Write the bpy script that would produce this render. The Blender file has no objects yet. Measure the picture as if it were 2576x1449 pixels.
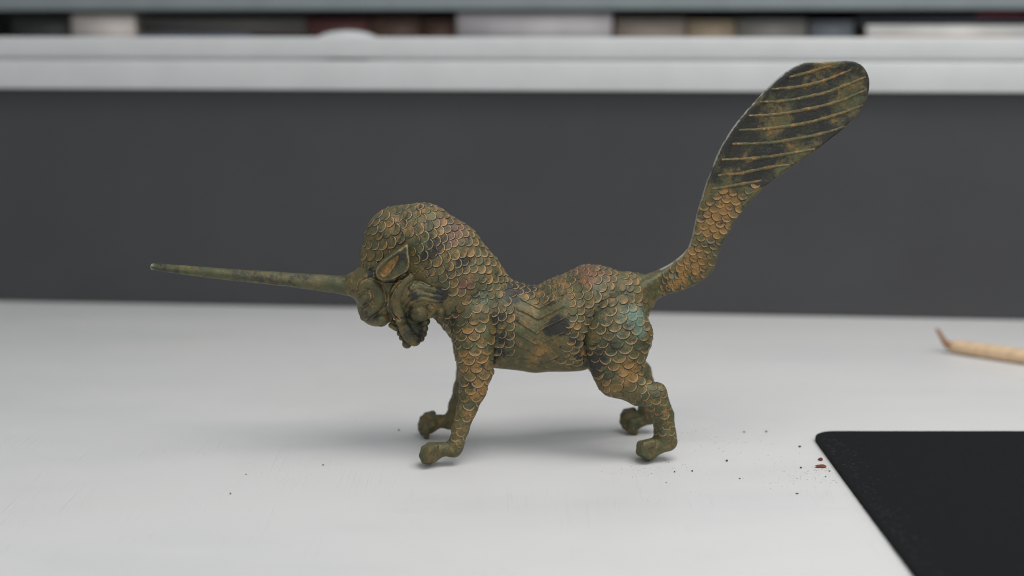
import bpy, math, random
import numpy as np
from mathutils import Vector
from mathutils.bvhtree import BVHTree
from mathutils.kdtree import KDTree

R = math.radians
CM = 0.01
scn = bpy.context.scene
COL = scn.collection

# ------------------------------------------------------------------ camera
FPX, CX, CY = 3720.0, 1288.0, 724.5          # focal length and centre on a 2576 px wide picture
PITCH = math.atan(661.5 / FPX)
CAMH = 18.0                                   # cm above the table
cam_d = bpy.data.cameras.new('camera')
cam = bpy.data.objects.new('camera', cam_d); COL.objects.link(cam)
cam.location = (0, 0, CAMH * CM)
cam.rotation_euler = (R(90) - PITCH, 0, 0)
cam_d.sensor_width = 36.0
cam_d.lens = FPX / 2576.0 * 36.0
cam_d.clip_start = 0.01
cam_d.clip_end = 50
cam_d.dof.use_dof = True
cam_d.dof.focus_distance = 0.602
cam_d.dof.aperture_fstop = 5.0
cam_d.dof.aperture_blades = 9
scn.camera = cam

# ------------------------------------------------------------------ light
world = bpy.data.worlds.new('World'); scn.world = world; world.use_nodes = True
bg = world.node_tree.nodes['Background']
bg.inputs[0].default_value = (0.93, 0.97, 1.0, 1)
bg.inputs[1].default_value = 0.36


def area(name, loc, target, sx, sy, power, col):
    l = bpy.data.lights.new(name, 'AREA'); l.shape = 'RECTANGLE'
    l.size, l.size_y, l.energy, l.color = sx, sy, power, col
    o = bpy.data.objects.new(name, l); COL.objects.link(o)
    o.location = loc
    o.rotation_euler = (Vector(target) - Vector(loc)).to_track_quat('-Z', 'Y').to_euler()
    return o


area('ceiling_light', (0.32, 0.40, 0.9), (0.30, 0.45, 0.0), 0.75, 0.5, 6.6, (1.0, 0.985, 0.96))
area('window_light', (0.45, -0.8, 0.9), (0.05, 0.6, 0.05), 1.2, 1.0, 6.0, (0.94, 0.97, 1.0))
vs = scn.view_settings
vs.view_transform = 'Standard'; vs.look = 'None'; vs.exposure = 0.05; vs.gamma = 1.0
vs.use_curve_mapping = False
scn.cycles.use_denoising = True
scn.cycles.max_bounces = 6
scn.cycles.filter_width = 1.0

# ------------------------------------------------------------------ helpers
rng = np.random.default_rng(7)
random.seed(7)


def tag(o, label=None, cat=None, group=None, kind=None):
    if label: o['label'] = label
    if cat: o['category'] = cat
    if group: o['group'] = group
    if kind: o['kind'] = kind
    return o


def mesh_data(name, v, f, mat, smooth=True, attrs=None, scale=CM):
    me = bpy.data.meshes.new(name)
    me.from_pydata((np.asarray(v, float) * scale).tolist(), [], f if isinstance(f, list) else f.tolist())
    if smooth: me.shade_smooth()
    if mat: me.materials.append(mat)
    for k, a in (attrs or {}).items():
        at = me.attributes.new(k, 'FLOAT_COLOR', 'POINT')
        c = np.ones((len(v), 4), np.float32); c[:, :3] = a
        at.data.foreach_set('color', c.ravel())
    me.update()
    return me


def mk(name, v, f, mat, parent=None, smooth=True, attrs=None):
    o = bpy.data.objects.new(name, mesh_data(name, v, f, mat, smooth, attrs)); COL.objects.link(o)
    o.parent = parent
    return o


def box_vf(x0, x1, y0, y1, z0, z1, b=0.0):
    """box with a chamfer b (cm)"""
    if b <= 0:
        v = [(x, y, z) for z in (z0, z1) for y in (y0, y1) for x in (x0, x1)]
        return v, [[0, 2, 3, 1], [4, 5, 7, 6], [0, 1, 5, 4], [2, 6, 7, 3], [0, 4, 6, 2], [1, 3, 7, 5]]
    import bmesh
    bm = bmesh.new(); v, f = box_vf(x0, x1, y0, y1, z0, z1)
    vs_ = [bm.verts.new(p) for p in v]
    for q in f: bm.faces.new([vs_[i] for i in q])
    bmesh.ops.bevel(bm, geom=bm.edges[:], offset=b, segments=3, affect='EDGES', profile=0.5)
    bm.verts.index_update()
    v = [tuple(p.co) for p in bm.verts]; f = [[q.index for q in p.verts] for p in bm.faces]
    bm.free()
    return v, f


def lathe(profile, seg=32, ctr=(0, 0, 0)):
    v, f = [], []
    for r, z in profile:
        for i in range(seg):
            a = 2 * math.pi * i / seg
            v.append((ctr[0] + r * math.cos(a), ctr[1] + r * math.sin(a), ctr[2] + z))
    for j in range(len(profile) - 1):
        for i in range(seg):
            k = (i + 1) % seg
            f.append([j * seg + i, j * seg + k, (j + 1) * seg + k, (j + 1) * seg + i])
    f.append(list(range(seg))[::-1]); n = (len(profile) - 1) * seg
    f.append([n + i for i in range(seg)])
    return v, f


# pixel of the photograph -> point (cm); the statue has its own frame, turned by YAW
YAW = R(4.2)
ORG = np.array([0.88, 61.6, 0.0])
Fv = np.array([0, math.cos(PITCH), -math.sin(PITCH)]); Uv = np.array([0, math.sin(PITCH), math.cos(PITCH)])
AX = np.array([math.cos(YAW), math.sin(YAW), 0]); AY = np.array([-math.sin(YAW), math.cos(YAW), 0])


def ray(x, y): return Fv + (x - CX) / FPX * np.array([1., 0, 0]) - (y - CY) / FPX * Uv


def ground(x, y, z=0.0):
    d = ray(x, y); return np.array([0, 0, CAMH]) + d * ((z - CAMH) / d[2])


def on_depth(x, y, Y):
    d = ray(x, y); return np.array([0, 0, CAMH]) + d * (Y / d[1])


C0 = np.array([0, 0, CAMH]) - ORG


def P(x, y, yl=0.0):
    """local statue point (x, z) of a pixel on the plane yl cm from the statue's middle plane (far = +)"""
    d = ray(x, y); t = (yl - C0 @ AY) / (d @ AY); p = C0 + d * t
    return np.array([p @ AX, p[2]])


PXCM = 60.5 / FPX


# ------------------------------------------------------------------ materials
class NT:
    def __init__(s, name):
        s.m = bpy.data.materials.new(name); s.m.use_nodes = True
        s.t = s.m.node_tree; s.b = s.t.nodes['Principled BSDF']
        s.co = s.t.nodes.new('ShaderNodeTexCoord').outputs['Object']

    def n(s, typ, ins=None, **kw):
        nd = s.t.nodes.new('ShaderNode' + typ)
        for k, v in kw.items(): setattr(nd, k, v)
        for k, v in (ins or {}).items():
            if isinstance(v, bpy.types.NodeSocket): s.t.links.new(v, nd.inputs[k])
            else: nd.inputs[k].default_value = v
        return nd

    def math(s, op, a, b=0.0, clamp=False):
        nd = s.t.nodes.new('ShaderNodeMath'); nd.operation = op; nd.use_clamp = clamp
        for i, v in enumerate((a, b)):
            if isinstance(v, bpy.types.NodeSocket): s.t.links.new(v, nd.inputs[i])
            else: nd.inputs[i].default_value = v
        return nd.outputs[0]

    def noise(s, scale, detail=5, rough=0.6, vec=None, off=None, sc=None, dist=0.0):
        vec = vec or s.co
        mp = s.n('Mapping', {'Vector': vec, 'Scale': sc or (1, 1, 1), 'Location': off or (0, 0, 0)})
        return s.n('TexNoise', {'Vector': mp.outputs[0], 'Scale': scale, 'Detail': detail, 'Roughness': rough, 'Distortion': dist}).outputs['Fac']

    def ramp(s, x, lo, hi):
        nd = s.n('MapRange', {'Value': x, 'From Min': lo, 'From Max': hi}); nd.interpolation_type = 'SMOOTHSTEP'
        return nd.outputs[0]

    def mix(s, fac, a, b):
        nd = s.t.nodes.new('ShaderNodeMix'); nd.data_type = 'RGBA'
        for k, v in ((0, fac), (6, a), (7, b)):
            if isinstance(v, bpy.types.NodeSocket): s.t.links.new(v, nd.inputs[k])
            elif k == 0: nd.inputs[k].default_value = v
            else: nd.inputs[k].default_value = (*v, 1)
        return nd.outputs[2]

    def set(s, key, v):
        if isinstance(v, bpy.types.NodeSocket): s.t.links.new(v, s.b.inputs[key])
        else: s.b.inputs[key].default_value = (*v, 1) if isinstance(v, tuple) else v
        return s

    def bump(s, h, strength, dist):
        prev = s.b.inputs['Normal'].links[0].from_socket if s.b.inputs['Normal'].links else None
        nd = s.n('Bump', {'Height': h, 'Strength': strength, 'Distance': dist})
        if prev: s.t.links.new(prev, nd.inputs['Normal'])
        s.t.links.new(nd.outputs[0], s.b.inputs['Normal'])


def patina():
    s = NT('bronze_patina')
    wa = s.n('SeparateColor', {0: s.n('Attribute', attribute_name='wa').outputs['Color']}).outputs
    wb = s.n('SeparateColor', {0: s.n('Attribute', attribute_name='wb').outputs['Color']}).outputs
    black, orange, teal = wa[0], wa[1], wa[2]
    maroon, rim, pale = wb[0], wb[1], wb[2]
    big = s.noise(95, 5, 0.6)
    mid = s.noise(260, 6, 0.68, off=(3, 1, 7))
    fine = s.noise(1150, 4, 0.7, off=(9, 2, 1))
    spk = s.noise(2300, 2, 0.6, off=(4, 4, 4))
    base = s.mix(s.ramp(big, 0.38, 0.62), (0.068, 0.071, 0.029), (0.125, 0.100, 0.038))
    base = s.mix(s.ramp(mid, 0.50, 0.70), base, (0.090, 0.120, 0.055))

    def mask(n, w, lo, hi, k=0.55):
        n = s.math('ADD', 0.5, s.math('MULTIPLY', s.math('SUBTRACT', n, 0.5), 1.3))
        return s.ramp(s.math('ADD', n, s.math('MULTIPLY', s.math('SUBTRACT', w, 0.5), k)), lo, hi)

    n_o = s.math('ADD', s.math('MULTIPLY', s.noise(330, 6, 0.7, off=(1, 8, 2)), 0.75), s.math('MULTIPLY', fine, 0.25))
    base = s.mix(s.math('MULTIPLY', mask(n_o, orange, 0.44, 0.70), 0.88), base, (0.32, 0.165, 0.045))
    n_m = s.noise(300, 5, 0.65, off=(6, 3, 2))
    base = s.mix(s.math('MULTIPLY', mask(n_m, maroon, 0.48, 0.86), 0.75), base, (0.165, 0.062, 0.046))
    n_b = s.math('ADD', s.math('MULTIPLY', s.noise(230, 7, 0.72, off=(2, 5, 9)), 0.7), s.math('MULTIPLY', fine, 0.3))
    bm_ = mask(n_b, black, 0.49, 0.68, 0.6)
    base = s.mix(s.math('MULTIPLY', bm_, 0.93), base, (0.017, 0.018, 0.017))
    base = s.mix(s.math('MULTIPLY', mask(n_o, rim, 0.38, 0.60, 0.8), 0.68), base, (0.47, 0.315, 0.145))
    n_t = s.noise(760, 6, 0.78, off=(5, 5, 1))
    base = s.mix(s.math('MULTIPLY', mask(n_t, teal, 0.56, 0.84), 0.62), base, (0.125, 0.235, 0.195))
    # corrosion speckle
    base = s.mix(s.math('MULTIPLY', s.ramp(fine, 0.60, 0.72), 0.35), base, (0.20, 0.21, 0.10))
    base = s.mix(s.math('MULTIPLY', s.ramp(spk, 0.62, 0.74), 0.35), base, (0.25, 0.255, 0.17))
    base = s.mix(s.math('MULTIPLY', s.ramp(fine, 0.44, 0.33), 0.8), base, (0.030, 0.028, 0.022))
    base = s.mix(s.math('MULTIPLY', mask(mid, pale, 0.45, 0.62, 0.9), 0.85), base, (0.40, 0.395, 0.35))
    s.set('Base Color', base)
    s.set('Roughness', s.math('ADD', 0.34, s.math('MULTIPLY', fine, 0.30)))
    s.set('Metallic', 0.15)
    s.set('Specular IOR Level', 0.5)
    s.bump(s.noise(420, 5, 0.65, off=(7, 7, 7)), 0.55, 0.0007)
    s.bump(fine, 0.7, 0.00026)
    return s.m


def plain(name, col, rough=0.5, var=0.06, scale=40):
    s = NT(name)
    n = s.noise(scale, 4)
    s.set('Base Color', s.mix(s.ramp(n, 0.3, 0.7), tuple(c * (1 - var) for c in col), tuple(min(1, c * (1 + var)) for c in col)))
    s.set('Roughness', rough)
    s.bump(s.noise(scale * 12, 3), 0.1, 0.0003)
    return s.m


def m_table():
    s = NT('white_table')
    stain = s.noise(9, 4, 0.55, sc=(0.6, 1.6, 1))
    warm = s.noise(14, 3, 0.5, off=(3, 5, 0))
    c = s.mix(s.ramp(stain, 0.42, 0.75), (0.69, 0.685, 0.68), (0.64, 0.64, 0.64))
    c = s.mix(s.math('MULTIPLY', s.ramp(warm, 0.58, 0.78), 0.35), c, (0.69, 0.665, 0.63))
    sm = s.noise(38, 6, 0.7, off=(8, 2, 0), sc=(0.5, 2.2, 1))
    c = s.mix(s.math('MULTIPLY', s.ramp(sm, 0.60, 0.78), 0.30), c, (0.50, 0.49, 0.475))
    s.set('Base Color', c)
    s.set('Roughness', s.math('ADD', 0.33, s.math('MULTIPLY', s.noise(60, 3), 0.12)))
    s.set('Specular IOR Level', 0.45)
    g1 = s.noise(170, 5, 0.7, sc=(3.0, 0.10, 1))       # embossed grain, running away from the camera
    patchy = s.ramp(s.noise(25, 3, off=(1, 1, 0)), 0.40, 0.62)
    s.bump(s.math('MULTIPLY', s.ramp(g1, 0.52, 0.72), patchy), 0.6, 0.00013)
    s.bump(s.noise(900, 3), 0.12, 0.0001)
    return s.m


def m_mat():
    s = NT('black_cloth')
    fz = s.noise(2200, 4, 0.7)
    lint = s.noise(260, 3, 0.8, sc=(1, 2.2, 1))
    c = s.mix(s.ramp(fz, 0.3, 0.75), (0.003, 0.0033, 0.004), (0.010, 0.0105, 0.0125))
    c = s.mix(s.math('MULTIPLY', s.ramp(lint, 0.66, 0.78), 0.25), c, (0.07, 0.07, 0.075))
    s.set('Base Color', c); s.set('Roughness', 0.95); s.set('Specular IOR Level', 0.12)
    s.set('Sheen Weight', 0.03); s.set('Sheen Roughness', 0.5)
    s.bump(fz, 0.5, 0.0003)
    return s.m


M_BRONZE = patina()
M_TABLE = m_table()
M_MAT = m_mat()
M_PANEL = plain('charcoal_panel', (0.050, 0.050, 0.053), 0.36, 0.05, 15)
M_RAIL = plain('white_rail', (0.575, 0.58, 0.58), 0.4, 0.03)
M_CRUMB = plain('rust_crumb', (0.20, 0.060, 0.022), 0.9, 0.5, 900)
M_DARKCRUMB = plain('dark_crumb', (0.055, 0.030, 0.024), 0.9, 0.5, 900)

# ------------------------------------------------------------------ setting: table, panel, rails
def wallY(x): return 92.9 - 0.098 * x


WALLYAW = math.atan(-0.098)
wv, wf = [], []
NX = 2
wv = [(-95, 18, 0), (95, 18, 0), (95, wallY(95) + 1, 0), (-95, wallY(-95) + 1, 0),
      (-95, 18, -2.5), (95, 18, -2.5), (95, wallY(95) + 1, -2.5), (-95, wallY(-95) + 1, -2.5)]
wf = [[0, 1, 2, 3], [7, 6, 5, 4], [0, 4, 5, 1], [1, 5, 6, 2], [2, 6, 7, 3], [3, 7, 4, 0]]
table = tag(mk('table_top', wv, wf, M_TABLE, smooth=False), kind='structure')


def wall_frame(name, label, cat, kind=None):
    e = bpy.data.objects.new(name, None); COL.objects.link(e)
    e.location = (0, 92.9 * CM, 0); e.rotation_euler = (0, 0, WALLYAW)
    return tag(e, label, cat, kind=kind)


back = wall_frame('back_wall', None, None, 'structure')
mk('panel', *box_vf(-95, 95, 0.0, 1.5, -2.2, 14.6), M_PANEL, back, smooth=False)
mk('lower_rail', *box_vf(-95, 95, -1.0, 2.2, 14.0, 15.82, 0.12), M_RAIL, back)
mk('upper_rail', *box_vf(-95, 95, -0.3, 2.6, 15.95, 17.25, 0.14), M_RAIL, back)

# ------------------------------------------------------------------ implicit surfaces
def smin(a, b, k):
    h = np.clip(0.5 + 0.5 * (b - a) / k, 0, 1)
    return b + (a - b) * h - k * h * (1 - h)


def seg_d(p, a, b, ra, rb, ys=1.0):
    """capsule with a radius that runs from ra to rb"""
    d = b - a
    px, py, pz = p[0] - a[0], (p[1] - a[1]), p[2] - a[2]
    L2 = d @ d + 1e-9
    h = np.clip((px * d[0] + py * d[1] + pz * d[2]) / L2, 0, 1)
    return np.sqrt((px - h * d[0]) ** 2 + ((py - h * d[1]) / ys) ** 2 + (pz - h * d[2]) ** 2) - (ra + (rb - ra) * h)


def nodes(lst):
    """(px, py, r_px, yl) -> (point, radius) in the statue frame; yl given as distance from the middle plane"""
    out = []
    for x, y, r, yl in lst:
        q = P(x, y, -yl)
        out.append((np.array([q[0], yl, q[1]], np.float32), r * PXCM))
    return out


def chain(p, nd, k=0.02, ys=1.0):
    f = None
    if len(nd) == 1: return seg_d(p, nd[0][0], nd[0][0] + np.float32(1e-4), nd[0][1], nd[0][1], ys)
    for (a, ra), (b, rb) in zip(nd, nd[1:]):
        d = seg_d(p, a, b, ra, rb, ys)
        f = d if f is None else smin(f, d, k)
    return f


def poly2(pts, yl): return np.array([P(x, y, -yl) for x, y in pts], np.float32)


def line_d(x, z, pl):
    """distance to a polyline, its signed side and the arc position 0..1"""
    best = np.full(x.shape, 1e9, np.float32); side = np.zeros_like(best)
    for a, b in zip(pl, pl[1:]):
        d = b - a; L2 = d @ d + 1e-9
        h = np.clip(((x - a[0]) * d[0] + (z - a[1]) * d[1]) / L2, 0, 1)
        ex, ez = x - a[0] - h * d[0], z - a[1] - h * d[1]
        dd = np.sqrt(ex * ex + ez * ez)
        m = dd < best
        best = np.where(m, dd, best); side = np.where(m, np.sign(d[0] * ez - d[1] * ex), side)
    return best, side


def smooth_pl(pts, n=6):
    """Catmull-Rom through the points"""
    q = np.array(pts, float); q = np.vstack([2 * q[0] - q[1], q, 2 * q[-1] - q[-2]])
    out = []
    for i in range(1, len(q) - 2):
        for t in np.linspace(0, 1, n, endpoint=False):
            a, b, c, d = q[i - 1:i + 3]
            out.append(0.5 * (2 * b + (c - a) * t + (2 * a - 5 * b + 4 * c - d) * t * t + (3 * b - a - 3 * c + d) * t ** 3))
    out.append(q[-2])
    return np.array(out)


def poly_sdf(x, z, pl):
    """signed distance to a closed polygon, negative inside"""
    d = np.full(x.shape, 1e9, np.float32); s = np.ones(x.shape, bool)
    n = len(pl)
    for i in range(n):
        a, b = pl[i], pl[(i + 1) % n]
        e = b - a; wx, wz = x - a[0], z - a[1]
        h = np.clip((wx * e[0] + wz * e[1]) / (e @ e + 1e-9), 0, 1)
        d = np.minimum(d, (wx - e[0] * h) ** 2 + (wz - e[1] * h) ** 2)
        c1, c2, c3 = z >= a[1], z < b[1], e[0] * wz > e[1] * wx
        s ^= (c1 & c2 & c3) | (~c1 & ~c2 & ~c3)
    return np.where(s, 1, -1) * np.sqrt(d)


def sstep(x, a, b):
    t = np.clip((x - a) / (b - a), 0, 1); return t * t * (3 - 2 * t)


# --- trunk, neck and legs (mirror symmetric)
NECK = nodes([(976, 652, 74, 0), (1004, 605, 86, 0), (1058, 610, 99, 0), (1110, 655, 110, 0), (1160, 715, 110, 0), (1215, 778, 104, 0)])
TRUNK = nodes([(1205, 785, 98, 0), (1285, 812, 106, 0), (1350, 827, 106, 0), (1425, 812, 121, 0), (1492, 774, 112, 0), (1556, 764, 85, 0)])
BARREL = nodes([(1250, 866, 62, 0), (1345, 873, 64, 0), (1455, 872, 62, 0)])
HAUNCH = nodes([(1556, 806, 70, 1.52), (1557, 844, 86, 1.70), (1551, 900, 75, 1.76), (1552, 925, 66, 1.78)])
KNEE = nodes([(1551, 900, 70, 1.66), (1554, 943, 60, 1.72)])
SHANK = nodes([(1556, 946, 56, 1.68), (1606, 985, 36, 1.85), (1640, 993, 32, 1.95)])
HOCK = nodes([(1640, 994, 34, 1.95), (1653, 986, 25, 2.0)])
META = nodes([(1650, 997, 29, 2.0), (1668, 1045, 27.5, 2.05), (1673, 1092, 28, 2.1), (1680, 1111, 23.5, 2.12)])
HPAW = nodes([(1679, 1110, 24, 2.12), (1650, 1122, 23, 2.18), (1632, 1131, 28.5, 2.22)])
SHOULDER = nodes([(1195, 800, 60, 0.95), (1195, 850, 55, 1.15), (1194, 885, 50, 1.3), (1197, 930, 43, 1.45), (1190, 980, 33, 1.65),
                  (1174, 1030, 24, 1.85), (1158, 1080, 20, 2.0), (1147, 1118, 18.5, 2.1), (1141, 1132, 17.5, 2.14)])
ELBOW = nodes([(1215, 915, 26, 1.4), (1228, 928, 15, 1.45)])
FPAW = nodes([(1142, 1130, 19, 2.14), (1112, 1130, 18, 2.2), (1088, 1137, 27, 2.24)])


def toes(pts, yc):
    """four rounded toes side by side, each a short curled finger ending on the ground"""
    out = []
    for off, dx, k in ((-0.41, 9, 0.88), (-0.14, 0, 0.95), (0.14, 0, 0.95), (0.41, 9, 0.88)):
        out.append(nodes([(x + dx, y, r * k, yc + off) for x, y, r in pts]))
    return out


FTOES = toes([(1086, 1125, 11), (1070, 1131, 12), (1065, 1146, 11.5), (1068, 1158, 9.5)], 2.24)
HTOES = toes([(1633, 1114, 11), (1613, 1120, 12.5), (1611, 1136, 12), (1622, 1146, 10.5)], 2.22)
TAILROOT = nodes([(1565, 740, 60, 0), (1600, 722, 36, 0), (1630, 717, 26, 0), (1660, 706, 20, 0)])
FPAD = nodes([(1080, 1150, 16, 2.24)])
HPAD = nodes([(1632, 1146, 12, 2.22)])

CHEV = [[(1120, 515), (1230, 585), (1350, 640), (1470, 570), (1592, 492)],
        [(1115, 640), (1230, 690), (1330, 745), (1430, 690), (1608, 600)],
        [(1120, 765), (1220, 830), (1315, 892), (1400, 820), (1615, 712)],
        [(1110, 895), (1220, 960), (1330, 1022), (1450, 945), (1605, 858)],
        [(1105, 1020), (1230, 1075), (1338, 1142), (1440, 1075), (1575, 1005)],
        [(1010, 1130), (1190, 1165), (1342, 1242), (1450, 1190), (1575, 1130)]]
CHEV = [poly2([(1037.7 + x * .23876, 628.9 + y * .23876) for x, y in c], 1.85) for c in CHEV]
CHEV_ZONE = poly2([(1037.7 + x * .23876, 628.9 + y * .23876) for x, y in
                   [(1085, 500), (1230, 575), (1350, 640), (1470, 570), (1595, 485), (1622, 650), (1608, 860), (1572, 1000), (1570, 1190), (1560, 1400),
                    (900, 1400), (920, 1200), (1040, 1120), (1090, 950), (1090, 700)]], 1.85)
CREASE_T = poly2([(1528, 768), (1500, 785), (1480, 815), (1470, 858), (1472, 905), (1481, 938)], 1.8)
CREASE_L = poly2([(1250, 770), (1247, 850), (1243, 935)], 1.85)


def body_sdf(p):
    x, y, z = p
    p = (x, np.abs(y), z)
    f = smin(chain(p, TRUNK, 0.14, 0.95), chain(p, NECK, 0.25, 0.80), 0.3)
    f = smin(f, chain(p, BARREL, 0.1, 1.25), 0.25)
    f = smin(f, chain(p, TAILROOT, 0.1), 0.2)
    f = smin(f, chain(p, HAUNCH, 0.12, 0.55), 0.035)
    f = smin(f, chain(p, KNEE, 0.1, 0.75), 0.06)
    leg = smin(smin(chain(p, SHANK, 0.1), chain(p, HOCK, 0.05), 0.08), chain(p, META, 0.1), 0.10)
    leg = smin(leg, chain(p, HPAW, 0.06), 0.12)
    f = smin(f, leg, 0.12)
    sh = smin(chain(p, SHOULDER, 0.2), chain(p, ELBOW), 0.12)
    sh = smin(sh, chain(p, FPAW, 0.06), 0.14)
    f = smin(f, sh, 0.12)
    for t in FTOES + HTOES: f = smin(f, chain(p, t, 0.05), 0.024)
    f = smin(f, chain(p, FPAD), 0.10); f = smin(f, chain(p, HPAD), 0.10)
    # chevrons cut into the flank
    side = sstep(p[1], 0.9, 1.4)
    zone = sstep(-poly_sdf(x, z, CHEV_ZONE), -0.02, 0.05) * side
    for c in CHEV:
        d, s = line_d(x, z, c)
        up = np.where(s > 0, d, -d)            # + above the line
        f = f + zone * (0.045 * np.exp(-((up + 0.065) / 0.05) ** 2) - 0.030 * np.exp(-((up - 0.05) / 0.08) ** 2))
    d, s = line_d(x, z, CREASE_L)
    f = f + side * 0.05 * np.exp(-(d / 0.05) ** 2)
    d, s = line_d(x, z, CREASE_T)
    f = f + side * 0.04 * np.exp(-(d / 0.05) ** 2)
    return f


def grid_eval(fn, lo, hi, h, mirror=True):
    """field on a grid, worked out finely only where the surface passes"""
    xs = np.arange(lo[0], hi[0], h, dtype=np.float32)
    zs = np.arange(lo[2], hi[2], h, dtype=np.float32)
    ys = np.arange(0, hi[1], h, dtype=np.float32) + h / 2 if mirror else np.arange(lo[1], hi[1], h, dtype=np.float32)
    B = 6
    cs = [a[0] + h * (np.arange(0, len(a), B) + (B - 1) / 2).astype(np.float32) for a in (xs, ys, zs)]
    g = np.meshgrid(*cs, indexing='ij')
    c = fn(tuple(q.ravel().astype(np.float32) for q in g)).reshape(g[0].shape)
    v = c.repeat(B, 0).repeat(B, 1).repeat(B, 2)[:len(xs), :len(ys), :len(zs)].astype(np.float32)
    I = np.nonzero(np.abs(v) < h * B * 1.15 + 0.10)
    v[I] = fn((xs[I[0]], ys[I[1]], zs[I[2]]))
    if mirror:
        v = np.concatenate([v[:, ::-1], v], 1); ys = np.concatenate([-ys[::-1], ys])
    return v, np.array([xs[0], ys[0], zs[0]])


def surface_nets(v, org, h):
    ins = v < 0
    nx, ny, nz = v.shape
    c = np.zeros((nx - 1, ny - 1, nz - 1), np.int8)
    for i in (0, 1):
        for j in (0, 1):
            for k in (0, 1): c += ins[i:nx - 1 + i, j:ny - 1 + j, k:nz - 1 + k]
    act = (c > 0) & (c < 8)
    I = np.argwhere(act)
    idx = np.full(act.shape, -1, np.int64); idx[act] = np.arange(len(I))
    acc = np.zeros((len(I), 3)); cnt = np.zeros(len(I))
    for ax in range(3):
        for o in ((0, 0), (0, 1), (1, 0), (1, 1)):
            a = np.zeros(3, int); b = [q for q in range(3) if q != ax]
            a[b[0]], a[b[1]] = o; e = a.copy(); e[ax] += 1
            va = v[tuple((I + a).T)]; vb = v[tuple((I + e).T)]
            m = (va < 0) != (vb < 0)
            t = np.where(m, va / np.where(m, va - vb, 1), 0)
            pt = np.repeat(a[None].astype(float), len(I), 0); pt[:, ax] += t
            acc[m] += pt[m]; cnt[m] += 1
    V = (I + acc / cnt[:, None]) * h + org
    Q = []
    for ax in range(3):
        b = [q for q in range(3) if q != ax]
        sl0 = [slice(None)] * 3; sl1 = [slice(None)] * 3
        sl0[ax] = slice(0, -1); sl1[ax] = slice(1, None)
        ch = ins[tuple(sl0)] != ins[tuple(sl1)]
        E = np.argwhere(ch)
        ok = (E[:, b[0]] > 0) & (E[:, b[1]] > 0) & (E[:, b[0]] < v.shape[b[0]] - 1) & (E[:, b[1]] < v.shape[b[1]] - 1)
        E = E[ok]
        q = []
        for o in ((0, 0), (1, 0), (1, 1), (0, 1)):
            cc = E.copy(); cc[:, b[0]] -= 1 - o[0]; cc[:, b[1]] -= 1 - o[1]
            q.append(idx[tuple(cc.T)])
        q = np.stack(q, 1)
        fl = ins[tuple(E.T)]
        if ax == 1: fl = ~fl
        q[~fl] = q[~fl][:, ::-1]
        Q.append(q)
    return V, np.concatenate(Q)


def refine(fn, V, n=2, e=0.01):
    V = V.astype(np.float32)
    for _ in range(n):
        f0 = fn(tuple(V.T)); g = []
        for ax in range(3):
            d = np.zeros(3, np.float32); d[ax] = e
            g.append((fn(tuple((V + d).T)) - fn(tuple((V - d).T))) / (2 * e))
        g = np.stack(g, 1); gg = (g * g).sum(1)
        V = V - (np.clip(f0 / np.maximum(gg, 0.2), -0.03, 0.03))[:, None] * g
    return V


def build(fn, lo, hi, h, mirror=True, ref=2):
    v, org = grid_eval(fn, lo, hi, h, mirror)
    V, Q = surface_nets(v, org, h)
    return refine(fn, V, ref), Q


# --- colour patches that the metal itself has, as weights per vertex (positions in the side view)
def blob(V, lst):
    w = np.zeros(len(V), np.float32)
    for x, y, r, a in lst:
        q = P(x, y, -1.3 if x < 1660 else 0)
        d = np.sqrt((V[:, 0] - q[0]) ** 2 + (V[:, 2] - q[1]) ** 2) / (r * PXCM)
        w = np.maximum(w, 1.12 * a * (1 - sstep(d, 0.1, 1.6)))
    return w


BLACKS = [(1100, 610, 45, .75), (1290, 740, 34, .9), (1335, 725, 34, .85), (1300, 790, 40, .55), (1265, 850, 28, .8), (1402, 812, 32, 1.15), (1378, 826, 20, 1.0),
          (1385, 760, 22, .7), (1440, 850, 26, .8), (1450, 890, 26, .7), (1495, 890, 32, .95), (1112, 736, 26, .95), (1040, 790, 40, .55), (930, 800, 40, .6), (1010, 690, 40, .6), (935, 690, 25, .7), (1165, 660, 28, .75), (1075, 640, 25, .8),
          (1250, 800, 26, .9), (1045, 850, 45, .68), (960, 665, 20, .8), (1490, 920, 25, .9), (1180, 955, 22, .7), (1040, 745, 30, .5), (1260, 890, 30, .7)]
ORANGES = [(1195, 900, 60, .75), (1195, 970, 45, .8), (1175, 1030, 40, .65), (1570, 920, 55, .8), (1530, 960, 45, .65), (1190, 830, 55, .6), (1150, 720, 40, .6),
           (1000, 570, 50, .7), (1480, 700, 45, .7), (1420, 720, 35, .7), (1230, 700, 40, .55), (975, 670, 22, 1.2), (1060, 540, 40, .55), (1360, 880, 40, .75),
           (1660, 1000, 50, .55), (1600, 1040, 40, .8), (1740, 660, 55, .95), (1800, 560, 60, .95), (1700, 700, 40, .9), (1830, 510, 50, .95), (1600, 770, 40, .6), (1545, 800, 30, .5)]
TEALS = [(1590, 785, 38, 1.1), (1600, 820, 30, 1.0), (1560, 790, 28, .85), (1545, 830, 35, .7), (1510, 790, 35, .6), (1220, 745, 25, .75), (1230, 790, 25, .5),
         (1080, 1165, 20, .6), (1080, 1080, 26, .7), (1600, 1045, 30, .9), (930, 760, 40, .45), (760, 705, 60, .55), (1690, 695, 14, .9), (1575, 850, 25, .7)]
MAROONS = [(1480, 690, 40, 1.0), (1150, 590, 45, .9), (1170, 710, 40, .8), (1120, 560, 40, .7), (1150, 790, 25, .6), (1520, 700, 40, .7), (1100, 745, 30, .6)]


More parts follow.
